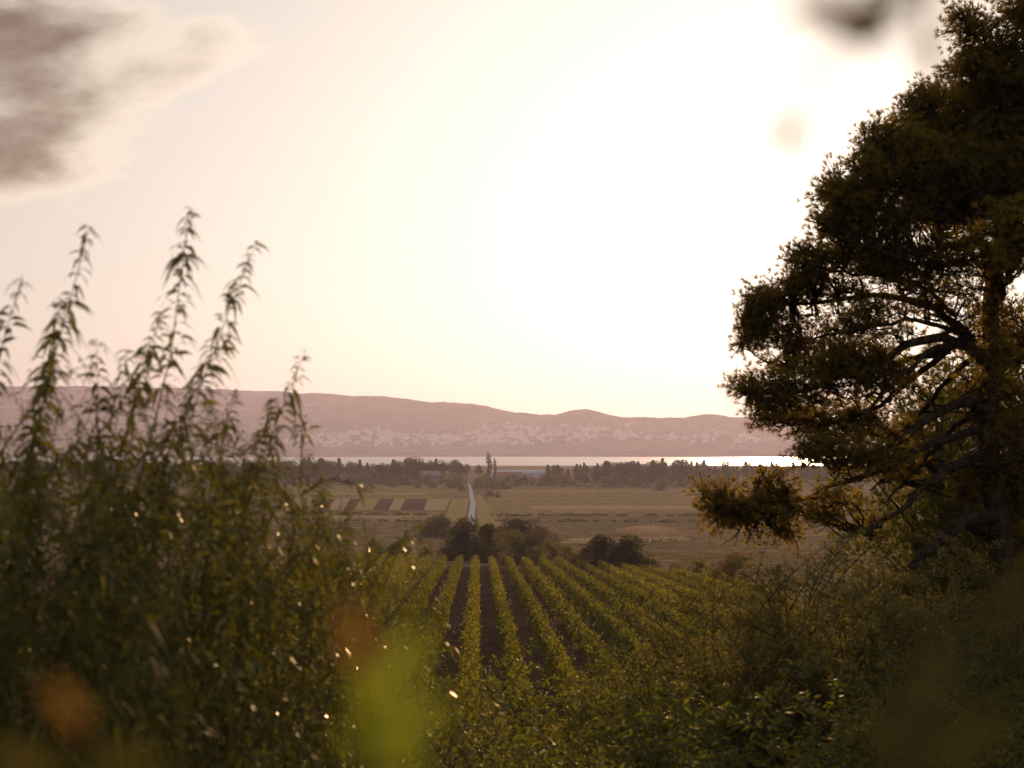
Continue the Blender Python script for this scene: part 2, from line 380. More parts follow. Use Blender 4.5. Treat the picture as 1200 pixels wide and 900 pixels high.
# draped sheets: the track, fields and vineyard soil
def sheet(name, corners, m, n=(12, 12), lift=0.05, kind='structure'):
    """corners: near-left, near-right, far-right, far-left (x, y)"""
    a, b, c, d = [np.asarray(q, float)[:2] for q in corners]
    s = np.linspace(0, 1, n[0])[None, :, None]; t = np.linspace(0, 1, n[1])[:, None, None]
    p = (a * (1 - s) + b * s) * (1 - t) + (d * (1 - s) + c * s) * t
    X, Y = p[..., 0], p[..., 1]; v = np.stack([X, Y, H(X, Y) + lift], -1).reshape(-1, 3)
    i = (np.arange(n[1] - 1)[:, None] * n[0] + np.arange(n[0] - 1)[None]).reshape(-1, 1)
    mb = MB(); mb.add(v, i + np.array([[0, 1, n[0] + 1, n[0]]]))
    return struct(name, mb, m)
def psheet(name, pix, m, lift=0.05, n=(6, 6)):
    return sheet(name, [ground(*q)[:2] for q in pix], m, n, lift)
def strip(name, center, width, m, lift=0.08):
    c = np.asarray(center, float); dense = []
    for k in range(len(c) - 1):
        for t in np.linspace(0, 1, 8, endpoint=False): dense.append(c[k] * (1 - t) + c[k + 1] * t)
    dense.append(c[-1]); c = np.array(dense)
    t = nrm(np.gradient(c, axis=0)); s = np.stack([t[:, 1], -t[:, 0]], 1)
    w = np.interp(np.arange(len(c)), np.linspace(0, len(c) - 1, len(np.atleast_1d(width))), np.atleast_1d(width))
    rows = [c + s * (w * q)[:, None] for q in (-.5, -.17, .17, .5)]
    v = np.concatenate([np.column_stack([r, H(r[:, 0], r[:, 1]) + lift]) for r in rows]); n = len(c)
    f = np.concatenate([np.stack([np.arange(n - 1) + k * n, np.arange(n - 1) + (k + 1) * n, np.arange(n - 1) + (k + 1) * n + 1, np.arange(n - 1) + k * n + 1], 1) for k in range(3)])
    mb = MB(); mb.add(v, f); return struct(name, mb, m)
psheet('pasture_field', [(250, 586), (527, 586), (540, 569), (250, 569)], M['field_green'], .05, (20, 20))
psheet('meadow_field', [(250, 611), (532, 613), (534, 601), (250, 601)], M['field_olive'], .05, (20, 20))
psheet('cropped_field', [(572, 605), (900, 605), (900, 573), (570, 573)], M['field_olive'], .05, (20, 20))
bx = [338, 366, 383, 403, 414, 437, 455, 469, 496, 522]; tx = [346, 375, 392, 411, 423, 445, 462, 475, 501, 528]
for k in range(9):
    psheet('stubble_plot' if k in (0, 2, 4, 6, 8) else 'ploughed_plot', [(bx[k] + .6, 598), (bx[k + 1] - .6, 598), (tx[k + 1] - .4, 585), (tx[k] + .4, 585)], M['verge' if k in (0, 4) else 'stubble' if k % 2 == 0 else 'plough'], .09)
psheet('stubble_strip', [(620, 597), (880, 597), (870, 592.5), (625, 592.5)], M['stubble'], .08, (20, 4))
psheet('stubble_strip', [(340, 607.5), (470, 608), (470, 605.5), (342, 605.5)], M['stubble'], .08, (14, 4))
psheet('grass_strip', [(350, 580), (500, 580), (500, 577.5), (352, 577.5)], M['verge'], .09, (14, 4))
psheet('dry_patch', [(655, 637), (815, 634), (800, 629), (670, 631)], M['stubble'], .08, (20, 6))
psheet('grass_verge', [(560, 618), (592, 618), (563, 580), (557, 580)], M['verge'], .09)
psheet('grass_verge', [(520, 612), (544, 612), (549, 585), (530, 585)], M['verge'], .08)
rc = [ground(*q)[:2] for q in ((551, 640), (551.5, 612), (554.5, 590), (552.5, 580), (551, 572), (549.5, 567))]
strip('track', rc, [2.6, 2.4, 2.3, 2.0, 1.4], M['path'], .14)
sheet('vineyard_soil', [(-42, 40), (26, 40), (22, 185), (-62, 222)], M['soil'], (40, 70), .05)
for k, (a, b, yy, hgt) in enumerate([(560, 900, 603.5, .9), (575, 900, 610.5, .8), (330, 520, 603, .7), (360, 545, 583, .5)]):
    pass

# ------------------------------------------------------------------ trees and shrubs: generators
def blob_pts(rng, n, c, r, shell=.55):
    d = nrm(rng.normal(size=(n, 3))); q = rng.uniform(shell ** 3, 1, (n, 1)) ** (1 / 3)
    return np.asarray(c) + d * q * np.asarray(r), d
def make_tree(name, label, cat, seed, h, r, shape='round', n=1200, leaf=.7, m='far', trunk=.12, lobes=14, base_h=.25, tufts=0):
    """a trunk with limbs that reach into the lobes of a leafy crown"""
    rng = np.random.default_rng(seed); root = thing(name, label, cat)
    tb = MB(); cb = MB()
    lean = rng.normal(size=2) * .03 * h
    tp = [np.array((lean[0] * t, lean[1] * t, h * t * .86 - .3 * (1 - t))) for t in np.linspace(0, 1, 6)]
    tube(tb, tp, [trunk * 1.5, trunk, trunk * .8, trunk * .6, trunk * .4, trunk * .12], 6)
    for k in range(lobes):
        if shape == 'column': t = (k + .5) / lobes; z = h * (.08 + .86 * t); rr = r * math.sin(math.pi * min(1, .15 + .8 * (1 - t))) ** .7; off = rr * .35; lr = (rr * .75, rr * .75, h / lobes * 1.3)
        elif shape == 'umbrella': z = h * rng.uniform(.55, .93); off = r * math.sqrt(rng.uniform(0, 1)) * .75 * (1.5 - z / h); lr = np.array((.38, .38, .26)) * r * rng.uniform(.6, 1.2)
        elif shape == 'cone': t = (k + .5) / lobes; z = h * (base_h + (1 - base_h) * t); off = r * (1 - t) * rng.uniform(.3, .8); lr = np.array((.42, .42, .34)) * r * (1.15 - t)
        else:
            t = (k + rng.uniform(0, 1)) / lobes; t = t ** 1.5 if base_h < .15 else t; z = h * (base_h + (.90 - base_h) * t)
            off = r * math.sqrt(max(.05, 1 - (max(0, t - (.25 if base_h < .15 else .42)) / .75) ** 2 * 1.0 - (.5 * (1 - t / .42) ** 2 if base_h > .15 and t < .42 else 0))) * rng.uniform(.3, .82); lr = np.array((.42, .42, .36)) * r * rng.uniform(.6, 1.25)
        a = rng.uniform(0, 2 * math.pi); c = np.array((math.cos(a) * off, math.sin(a) * off, z))
        pts, d = blob_pts(rng, n // lobes, c, lr, .5)
        keep = pts[:, 2] > .03 * h; pts, d = pts[keep], d[keep]
        ln = leaf * rng.uniform(.6, 1.3, len(pts))
        if tufts: needles(cb, pts, d + np.array((0, 0, .3)), tufts, leaf, leaf * .11, rng, .7)
        else: rhomb(cb, pts, d + rng.normal(size=pts.shape) * .8 + np.array((0, 0, .25)), ln, ln * .62, rng)
        s = np.array((lean[0] * .5, lean[1] * .5, max(.06 * h, z - off * .8 - .1 * h)))
        if s[2] < h * .8: tube(tb, [s, (s + c) / 2 + np.array((0, 0, .03 * h)), c], [trunk * .5, trunk * .3, trunk * .08], 4)
    cb.build('crown', M[m], root); tb.build('trunk', M['twig'], root)
    root['h'] = h
    return Stock(root)
def shoot_shrub(name, label, cat, seed, h, spread, shoots, per, L, Wd, m='shrub', droop=.45, lean=.5, stem_m='twig', clear=.15, low=.25):
    """many upright shoots from one foot, leaves set along each of them"""
    rng = np.random.default_rng(seed); root = thing(name, label, cat); sb = MB(); lb = MB(); main = []
    nm = int(shoots * .3)
    for k in range(shoots):
        if k < nm:
            a = rng.uniform(0, 2 * math.pi); q = math.sqrt(rng.uniform(0, 1)); hh = h * (1 - .45 * q * q) * rng.uniform(.7, 1.0)
            b0 = np.array((math.cos(a), math.sin(a), 0)) * q * spread * low; tip = np.array((math.cos(a) * q * spread, math.sin(a) * q * spread, hh)) + np.array((rng.normal() * lean * .3, rng.normal() * lean * .3, 0))
            main.append((b0, tip)); add_shoot(sb, lb, rng, b0, tip, per, L, Wd, droop, clear, None, rng.normal(size=3) * hh * .09)
        else:
            b0, tip = main[rng.integers(nm)]; t = rng.uniform(.12, .85); p0 = b0 + (tip - b0) * t; a = rng.uniform(0, 2 * math.pi); ln = h * rng.uniform(.16, .38)
            tp = p0 + np.array((math.cos(a) * ln * .8, math.sin(a) * ln * .8, ln * rng.uniform(.0, .9)))
            add_shoot(sb, lb, rng, p0, tp, int(per * .8), L, Wd, droop, .1, .006, np.array((0, 0, .12 * ln)))
    lb.build('foliage', M[m], root); sb.build('stems', M[stem_m], root); root['h'] = h
    return Stock(root)
def add_shoot(sb, lb, rng, b0, tip, per, L, Wd, droop, clear=.15, rad=None, curl=None):
    b0 = np.asarray(b0, float); tip = np.asarray(tip, float); ln = np.linalg.norm(tip - b0)
    if curl is None: curl = rng.normal(size=3) * ln * .045
    t = np.linspace(0, 1, 9)[:, None]
    pts = b0 + (tip - b0) * t + np.sin(t * math.pi) * np.asarray(curl) + np.sin(t * math.pi * 3 + rng.uniform(0, 6)) * rng.normal(size=3) * ln * .006
    r0 = rad or max(.006, ln * .0035)
    tube(sb, pts, r0 * (1.02 - t[:, 0]) + .0012, 5)
    u = np.sort(rng.uniform(clear, 1.0, per)) ** .8; u = np.clip(u, clear, 1)
    pos = np.stack([np.interp(u, t[:, 0], pts[:, q]) for q in range(3)], 1)
    ax = nrm(tip - b0); ang = np.arange(per) * 2.4 + rng.normal(size=per) * .4
    e1 = nrm(np.cross(ax, (.3, .2, 1.))); e2 = np.cross(ax, e1)
    out = np.cos(ang)[:, None] * e1 + np.sin(ang)[:, None] * e2
    d = out + ax * rng.uniform(.1, .9, (per, 1)) + rng.normal(size=(per, 3)) * .25
    sz = rng.uniform(.65, 1.2, per) * (1 - .35 * (u > .93))
    # short side twigs carry part of the leaves away from the main stem
    off = rng.uniform(0, 1, (per, 1)) ** 2 * L * 1.6 * (1.05 - u[:, None])
    lance(lb, pos + nrm(d) * off, d, L * sz, Wd * sz, rng, droop * rng.uniform(.5, 1.5, per))

# ------------------------------------------------------------------ far shore: town, masts
def house_mesh():
    mb = MB(); box(mb, (0, 0, 2.6), (11, 9, 7.2), 0)
    v = [(-5.8, -4.8, 6.2), (5.8, -4.8, 6.2), (5.8, 4.8, 6.2), (-5.8, 4.8, 6.2), (-5.8, 0, 8.6), (5.8, 0, 8.6)]
    mb.add(v, [np.array([(0, 1, 5, 4), (2, 3, 4, 5), (0, 3, 2, 1)]), np.array([(0, 4, 3), (1, 2, 5)])], 1)
    return mb
hb = house_mesh(); hm = hb.mesh('house', [M['wall_white'], M['pale_tile']])
rng = np.random.default_rng(7)
def town_spots(n, seed):
    rng = np.random.default_rng(seed); out = []
    while len(out) < n:
        c = rng.choice(5, p=[.44, .12, .16, .17, .11])
        px = [rng.normal(420, 42), rng.normal(545, 45), rng.normal(605, 26), rng.normal(690, 38), rng.uniform(720, 890)][c]
        py = [rng.normal(512, 4.5), rng.normal(513, 3.5), rng.normal(509, 6.5), rng.normal(512, 6), rng.normal(515, 4)][c]
        if py > 521 or py < 492 or px < 335 or noise.noise(Vector((px / 9, py / 4.5, 2.2))) < -.08: continue
        # march the hill under that pixel
        r = ray(px, py); y = 4000.0
        while y < 5600:
            p = np.array((0, 0, CAMZ)) + r * (y / r[1])
            if p[2] < hillz(p[0], y): break
            y += 6
        else: continue
        out.append(p)
    return np.array(out)
ts = town_spots(760, 11)
zz = hillzn(ts[:, 0], ts[:, 1])
order = np.argsort(ts[:, 1])
for i in order[:290]:
    o = bpy.data.objects.new('house', hm); COL.objects.link(o); o.location = (ts[i, 0], ts[i, 1], zz[i]); o.rotation_euler = (0, 0, rng.uniform(0, 3)); s = rng.uniform(.6, 1.35); o.scale = (s, s, s * rng.uniform(.8, 1.2))
    tag(o, 'tiny white house of the town on the far hillside', 'house', 'white houses on the far hillside')
tb = MB(); hv = np.concatenate(hb.v); 
for i in order[290:]:
    a = rng.uniform(0, 3); s = rng.uniform(.55, 1.2); rot = np.array([[math.cos(a), math.sin(a), 0], [-math.sin(a), math.cos(a), 0], [0, 0, 1]])
    off = 0
    n0 = tb.n
    tb.add(hv @ rot * s + np.array((ts[i, 0], ts[i, 1], zz[i])), [hb.f[0]], 0); tb.f.append(hb.f[1] + n0); tb.mi.append(1); tb.f.append(hb.f[2] + n0); tb.mi.append(1)
tag(tb.build('town_houses', [M['wall_white'], M['pale_tile']]), 'upper streets of small pale houses across the far hillside', None, None, 'stuff')
def mast(px, top, label):
    d = 5600.0; x = (px - 600) / F * d; b = float(hillzn(np.array(x), np.array(d))) - 6
    hgt = P(px, top, d)[2] - b; root = thing('radio_mast', label, 'mast', (x, d, b))
    mb = MB(); tube(mb, [(0, 0, 0), (0, 0, hgt * .6), (0, 0, hgt)], [1.1, .8, .3], 5); mb.build('pole', M['steel'], root)
    mb = MB(); [box(mb, (0, 0, hgt * q), (4.2, .5, .5)) for q in (.7, .85)]; mb.build('antenna', M['steel'], root)
mast(433, 457, 'thin radio mast on the long left ridge of the hills')
mast(716, 480, 'thin radio mast beside the small rounded hilltop')

# ------------------------------------------------------------------ plain: woods, farm buildings
far_round = [make_tree('broadleaf_tree', '', 'tree', s, 14, 5.2, 'round', 1500, .85, 'far', .3, 16, .22) for s in (1, 2, 3)]
far_pine = [make_tree('umbrella_pine', '', 'tree', s, 15, 5.0, 'umbrella', 1000, .75, 'far', .28, 12) for s in (4, 5)]
far_tall = [make_tree('conifer_tree', '', 'tree', s, 15, 4.2, 'cone', 1400, .8, 'far', .28, 18, .12) for s in (6, 7)]
far_bush = [make_tree('bushy_tree', '', 'tree', s, 6, 3.6, 'round', 1000, .6, 'pale', .2, 12, .1) for s in (8, 9, 10)]
rng = np.random.default_rng(21)
def plant(stock, px, d, top_or_h, label, group, pixel_top=True, wide=1.0):
    b = base(px, d); h0 = stock.root['h']
    h = (P(px, top_or_h, d)[2] - b[2]) if pixel_top else top_or_h
    s = h / h0
    return stock.put(tuple(b - np.array((0, 0, .1))), rng.uniform(0, 6.28), (s * wide, s * wide, s), label, group)
# wood left of the track
for row, (d, step) in enumerate(((1000, 11.5), (1050, 12.5), (1110, 14))):
    px = -40.0
    while px < (515 if row < 2 else 545):
        st = far_round[rng.integers(3)] if rng.random() < .78 else far_tall[rng.integers(2)]
        top = rng.normal(541.5, 3.3) - (1.5 if px > 360 and px < 420 else 0)
        plant(st, px + rng.normal() * 2, d + rng.normal() * 12, top, 'dark tree in the dense far wood left of the pale track', 'trees of the far wood left of the track', True, rng.uniform(.95, 1.3))
        px += step * rng.uniform(.75, 1.25)
for px, top in ((466, 540), (478, 539), (492, 541), (505, 540), (517, 538.5), (528, 540), (538, 542), (547, 544), (561, 545)):
    plant(far_pine[rng.integers(2)], px, 1010 + rng.normal() * 15, top, 'flat topped pine with a bare trunk near the head of the track', 'flat topped pines by the head of the track', True, 1.1)
# pale bushes at the wood's foot
px = 345.0
while px < 545:
    plant(far_bush[rng.integers(3)], px, 955 + rng.normal() * 14, rng.normal(556.5, 2), 'pale bushy tree along the foot of the far left wood', 'pale bushes at the foot of the left wood', True, rng.uniform(.9, 1.4)); px += rng.uniform(7, 15)
# wood right of the track
for row, (d, step) in enumerate(((985, 12), (1040, 12), (1100, 13))):
    px = 640.0 if row == 0 else 655.0 
    while px < 1290:
        c = rng.random(); st = far_round[rng.integers(3)] if c < .62 else (far_tall[rng.integers(2)] if c < .9 else far_pine[rng.integers(2)])
        env = np.interp(px, [600, 650, 690, 715, 740, 775, 800, 850, 1300], [549, 547, 545, 541, 540, 539, 542, 545, 546])
        plant(st, px + rng.normal() * 2, d + rng.normal() * 12, env + rng.normal() * 3.0, 'tree in the hazy far wood right of the pale track', 'trees of the far wood right of the track', True, rng.uniform(.9, 1.25))
        px += step * rng.uniform(.75, 1.3)
px = 572.0
while px < 880:
    plant(far_bush[rng.integers(3)] if rng.random() < .75 else far_round[rng.integers(3)], px, 930 + rng.normal() * 16, rng.normal(558, 2.6), 'low bushy tree along the foot of the far right wood', 'low bushes at the foot of the right wood', True, rng.uniform(.9, 1.4)); px += rng.uniform(7, 14)
for px, d, top, lab in ((528, 860, 561, 'round bushy tree left of the head of the track'), (538, 830, 564, 'lower round bush crowding the left side of the track head'),
                        (566, 880, 557, 'bushy tree right of the head of the track'), (575, 840, 560, 'round tree behind the dark bush beside the track'),
                        (592, 850, 562, 'tree between the track head and the red roofed farmhouse')):
    plant(far_bush[rng.integers(3)], px, d, top, lab, 'trees around the head of the track', True, 1.3)
cyp = make_tree('cypress_tree', '', 'tree', 31, 18, 1.9, 'column', 1600, .6, 'dark', .25, 12)
plant(cyp, 573, 985, 531, 'tall dark narrow cypress standing above the far tree line', 'cypresses by the track')
plant(cyp, 580, 1000, 537, 'thinner cypress just right of the tallest cypress', 'cypresses by the track', True, .7)
def building(name, label, px, d, w, dp, h, rh, wallm, roofm, rz=0):
    b = base(px, d); root = thing(name, label, 'building', tuple(b)); root.rotation_euler = (0, 0, rz)
    mb = MB(); box(mb, (0, 0, h / 2 - .2), (w, dp, h + .4)); wl = mb.build('wall', wallm, root)
    mb = MB(); a, c = w / 2 + .4, dp / 2 + .4
    v = [(-a, -c, h), (a, -c, h), (a, c, h), (-a, c, h), (-a, 0, h + rh), (a, 0, h + rh)]
    mb.add(v, [np.array([(0, 1, 5, 4), (2, 3, 4, 5), (0, 3, 2, 1)]), np.array([(0, 4, 3), (1, 2, 5)])]); mb.build('roof', roofm, root)
    for k in range(max(2, int(w / 7))):
        mb = MB(); box(mb, (-w / 2 + (k + .5) * w / max(2, int(w / 7)), -dp / 2 - .02, h * .5), (1.2, .12, 1.4)); mb.build('window', M['steel'], root)
    return root
building('farm_shed', 'long pale metal farm shed beyond the trees right of the cypress', 606, 1180, 44, 14, 4.2, 2.2, M['sheet_metal'], M['sheet_metal'])
building('farmhouse', 'low farmhouse with a red tiled roof right of the cypress', 597, 1060, 18, 9, 4.0, 2.6, M['grey_wall'], M['tile'], .15)
building('farmhouse', 'grey gabled house among trees left of the track head', 504, 985, 13, 9, 5.6, 3.0, M['grey_wall'], M['grey_wall'], .5)

# small field bushes on the plain
for px, py, h, lab in ((434, 571, 3.2, 'small lone bush standing in the left pasture'), (438, 573, 2.4, 'smaller bush in front of the lone pasture bush'), (463, 571, 3.6, 'round bush at the back edge of the left pasture'), (489, 572, 4.2, 'bush at the pasture edge nearest the track'), (507, 572, 4.4, 'broad bush at the pasture corner by the track'), (772, 575, 6.4, 'single round tree in the right field before the wood')):
    g = ground(px, py); plant(far_bush[rng.integers(3)], px, g[1], h, lab, 'lone bushes in the far fields', False, 1.2)

# ------------------------------------------------------------------ middle distance: bushes beyond the vineyard
mid = [make_tree('round_bush', '', 'tree', 41, 6.2, 3.6, 'round', 9000, .30, 'dark', .14, 26, .06), make_tree('round_bush', '', 'tree', 42, 6.0, 3.3, 'round', 8000, .28, 'dark', .14, 22, .05)]
mid_p = [make_tree('loose_bush', '', 'bush', 43, 4.5, 2.8, 'round', 5500, .22, 'olive', .1, 18, .05), make_tree('loose_bush', '', 'bush', 44, 4.2, 2.6, 'round', 5000, .22, 'rust', .1, 18, .05)]
mid_t = make_tree('slender_tree', '', 'tree', 45, 6, 2.4, 'round', 3500, .24, 'olive', .1, 12, .35)
for px, d, top, wide, st, lab in (
    (547, 228, 609, 1.15, mid[0], 'large dark round tree in front of the end of the track'), (575, 222, 614, 1.0, mid[1], 'dark tree joined to the right of the largest one'),
    (602, 212, 622, 1.1, mid_p[0], 'brownish loose bush right of the two darkest trees'), (612, 300, 609, 1.9, mid[1], 'broad dark bush behind the brownish loose bush'),
    (645, 200, 632, .9, mid_t, 'slender pale tree with a thin stem among the bushes'), (662, 198, 638, 1.4, mid_p[0], 'olive bush between the slender tree and the right dark tree'),
    (706, 180, 627, 1.3, mid[1], 'dark round tree on the right beyond the vine rows'), (738, 178, 629, 1.3, mid[0], 'dark round tree at the right end of the bushes'),
    (748, 172, 661, 1.1, mid_p[0], 'low grey green bush at the foot of the right dark tree'), (678, 192, 646, 1.3, mid_p[0], 'low bush squeezed before the right dark trees'),
    (590, 205, 652, 1.0, mid_p[1], 'small rusty bush at the far end of the vine rows'), (513, 380, 605, 1.6, mid[0], 'wide low dark bush left of the track on the plain'),
    (573, 720, 574, 1.4, mid_p[1], 'reddish brown bush close to the right side of the track'), (584, 700, 577, 1.2, mid_p[1], 'lower reddish bush beside the track in the right field'),
    (470, 245, 636, 1.6, mid[1], 'dark scrub bush left of the largest round tree'), (440, 250, 632, 1.5, mid_p[0], 'scrub bush at the left beyond the vine rows'), (500, 238, 640, 1.4, mid_p[1], 'rusty scrub bush touching the largest round tree'),
    (690, 188, 641, 1.2, mid[1], 'smaller dark bush squeezed against the left side of the right dark trees'), (625, 214, 628, 1.2, mid[0], 'dark bush rising behind the olive bushes by the slender tree'), (630, 206, 640, 1.4, mid_p[0], 'olive bush between the loose brownish bush and the slender tree'), (765, 178, 664, 1.3, mid_p[1], 'rusty bush touching the right end of the dark trees'), (590, 260, 622, 1.5, mid[0], 'dark bush glimpsed behind the trees at the vineyard head'), (637, 280, 620, 1.6, mid_p[1], 'rusty low bush behind the slender tree'),
    (790, 175, 660, 1.2, mid_p[1], 'brownish bush right of the vineyard corner'), (820, 160, 655, 1.2, mid_p[0], 'tall loose bush right of the brownish bush'), (855, 140, 650, 1.1, mid_p[1], 'reddish bush in front of the lowest pine boughs')):
    plant(st, px, d, top, lab, 'bushes beyond the vineyard', True, wide)

# hedge banks that draw dark lines across the plain
def hedge(label, a, b, h, n, m, seed, leaf=.5, name='low_hedge'):
    rng = np.random.default_rng(seed); A, B = ground(*a), ground(*b); mb = MB()
    t = rng.uniform(0, 1, n)[:, None]; kk = np.array([noise.noise(Vector((q * 23, seed * 3.3, 0))) + .5 * noise.noise(Vector((q * 90, seed * 1.3, 5))) for q in t[:, 0]]) > -.12; t = t[kk]; n = len(t); p = A * (1 - t) + B * t
    th = h * (.55 + .45 * np.sin(t[:, 0] * 37 + seed) * np.sin(t[:, 0] * 91)) 
    p[:, 1] += rng.normal(size=n) * h * .5; p[:, 2] = H(p[:, 0], p[:, 1]) + rng.uniform(0, 1, n) * np.maximum(.15, th)
    rhomb(mb, p, rng.normal(size=(n, 3)) + np.array((0, 0, .5)), leaf, leaf * .6, rng)
    o = mb.build(name, M[m]); tag(o, label, 'hedge', 'low hedge banks across the fields'); return o
hedge('low dark hedge bank along the near edge of the right cropped field', (575, 604.5), (890, 604.5), 1.0, 3600, 'dark', 3)
hedge('second dark bank just in front of the cropped field hedge', (580, 611), (880, 613), 1.1, 3200, 'dark', 4)
hedge('thin dark bank between the plots and the left meadow', (330, 602), (535, 604), .8, 2200, 'dark', 5)
hedge('dark bank in front of the left meadow', (330, 610), (500, 612), .9, 1800, 'dark', 6)
hedge('broken bank at the back of the right cropped field', (640, 571), (900, 571), 1.6, 2600, 'far', 7, .7)
hedge('rusty bank of weeds lying before the right fields', (640, 640), (830, 632), 1.0, 3000, 'rust', 8, .3)
def reeds(label, pix, n, h, seed):
    rng = np.random.default_rng(seed); c = [ground(*q) for q in pix]; mb = MB()
    s, t = .5 + .24 * rng.normal(size=(n, 1)), .5 + .26 * rng.normal(size=(n, 1))
    p = (c[0] * (1 - s) + c[1] * s) * (1 - t) + (c[3] * (1 - s) + c[2] * s) * t
    p[:, 2] = H(p[:, 0], p[:, 1]); e = np.exp(-((s - .5) ** 2 + (t - .5) ** 2) * 5)[:, 0]
    nz = np.array([noise.noise(Vector((a / 5, b / 7, seed))) for a, b in p[:, :2]]); e = np.clip(e * (1.2 + 1.6 * nz), 0, 1.2); kk = e > .12; p = p[kk]; e = e[kk]; n = len(p)
    rhomb(mb, p, rng.normal(size=(n, 3)) * .45 + np.array((0, 0, 1)), h * rng.uniform(.4, 1.1, n) * (.35 + .65 * e), .10, rng)
    tag(mb.build('reeds', M['reed']), label, None, None, 'stuff')
reeds('pale dry reeds before the right fields', [(720, 628), (800, 630), (790, 618), (735, 617)], 6000, 1.0, 51)
reeds('pale dry reeds left of the track', [(490, 628), (530, 628), (535, 612), (500, 616)], 4000, 1.2, 52)

# dry grass over the rough slope between vineyard and fields
rngg = np.random.default_rng(61); n = 26000
gx = rngg.uniform(-75, 75, n); gy = rngg.uniform(150, 430, n)
keep = (gy > 226) | (gx > 24 - (gy - 150) * .05) ; gx, gy = gx[keep], gy[keep]
clump = np.array([noise.noise(Vector((a / 9, b / 16, 0))) for a, b in zip(gx, gy)]); k = clump > -.05; gx, gy = gx[k], gy[k]
mb = MB(); pp = np.column_stack([gx, gy, H(gx, gy)]); rhomb(mb, pp, rngg.normal(size=pp.shape) * .5 + np.array((0, 0, 1)), rngg.uniform(.3, .8, len(pp)), .16, rngg)
tag(mb.build('dry_grass', M['rust']), 'rough dry grass on the slope beyond the vineyard', None, None, 'stuff')

# ------------------------------------------------------------------ vineyard rows
def vine_row(k, y0, y1, label, group, seed, per):
    rng = np.random.default_rng(seed); x0 = (520 + 18.8 * k - 600) / F * 190 + .0228 * 190
    n = int((y1 - y0) * per); y = rng.uniform(y0, y1, n)
    th = rng.uniform(0, 2 * np.pi, n); q = np.sqrt(rng.uniform(.25, 1, n))
    dens = np.array([noise.noise(Vector((yy / 1.5, k * 7.7, seed))) + .7 * noise.noise(Vector((yy / .45, math.cos(a_) * 1.3 + k * 3.3, math.sin(a_) * 1.3 + seed))) for yy, a_ in zip(y, th)])
    wv = .31 + .30 * dens; hv = .60 + .42 * dens
    x = x0 - .0228 * y + np.cos(th) * q * wv; z = H(x0 - .0228 * y, y) + .80 + np.sin(th) * q * hv
    gone = rng.uniform(0, 1, int((y1 - y0) / 1.2) + 2) < .07; keep = (dens > -.36) & ~(gone[((y - y0) / 1.2).astype(int)] & (rng.uniform(0, 1, n) < .85)); p = np.column_stack([x, y, z])[keep]; n = len(p)
    d = np.column_stack([np.cos(th), rng.normal(size=len(th)) * .6, np.sin(th) + .3])[keep] + rng.normal(size=(n, 3)) * .5
    mb = MB(); ln = rng.uniform(.13, .27, n); rhomb(mb, p, d, ln, ln * .85, rng)
    # shoots sticking out over the top
    m_ = int((y1 - y0) * 3.0); ys_ = rng.uniform(y0, y1, m_); o = np.column_stack([x0 - .0228 * ys_ + rng.normal(size=m_) * .2, ys_, H(x0 - .0228 * ys_, ys_) + 1.35])
    for j in range(6): rhomb(mb, o + np.column_stack([rng.normal(size=m_) * .07, rng.normal(size=m_) * .07, np.full(m_, .09 * j)]), rng.normal(size=(m_, 3)) + np.array((0, 0, .6)), .17, .13, rng)
    off = np.array((x0 - .0228 * y0, y0, float(H(x0 - .0228 * y0, y0)))); mb.v = [v - off.astype(np.float32) for v in mb.v]
    o = mb.build('vine_row', M['vine']); o.location = off; tag(o, label, 'vine row', group)
words = ['first', 'second', 'third', 'fourth', 'fifth', 'sixth', 'seventh', 'eighth', 'ninth', 'tenth', 'eleventh', 'twelfth', 'thirteenth']
for k in range(-8, 14):
    px = 520 + 18.8 * k
    far = np.interp(px, [330, 433, 515, 650, 770, 800], [222, 212, 194, 184, 146, 140])
    if k <= -1: who = f'{words[-k - 1]} vine row to the left of the row under the track'
    elif k == 0: who = 'straight green vine row directly below the dark round trees'
    else: who = f'{words[k - 1]} vine row to the right of the row under the dark trees'
    if far > 112: vine_row(k, 106, far, who + ', far block', 'vine rows of the far block', 100 + k, 85)
    if -5 <= k <= 10: vine_row(k, 52, 102, who + ', near block', 'vine rows of the near block', 200 + k, 120)

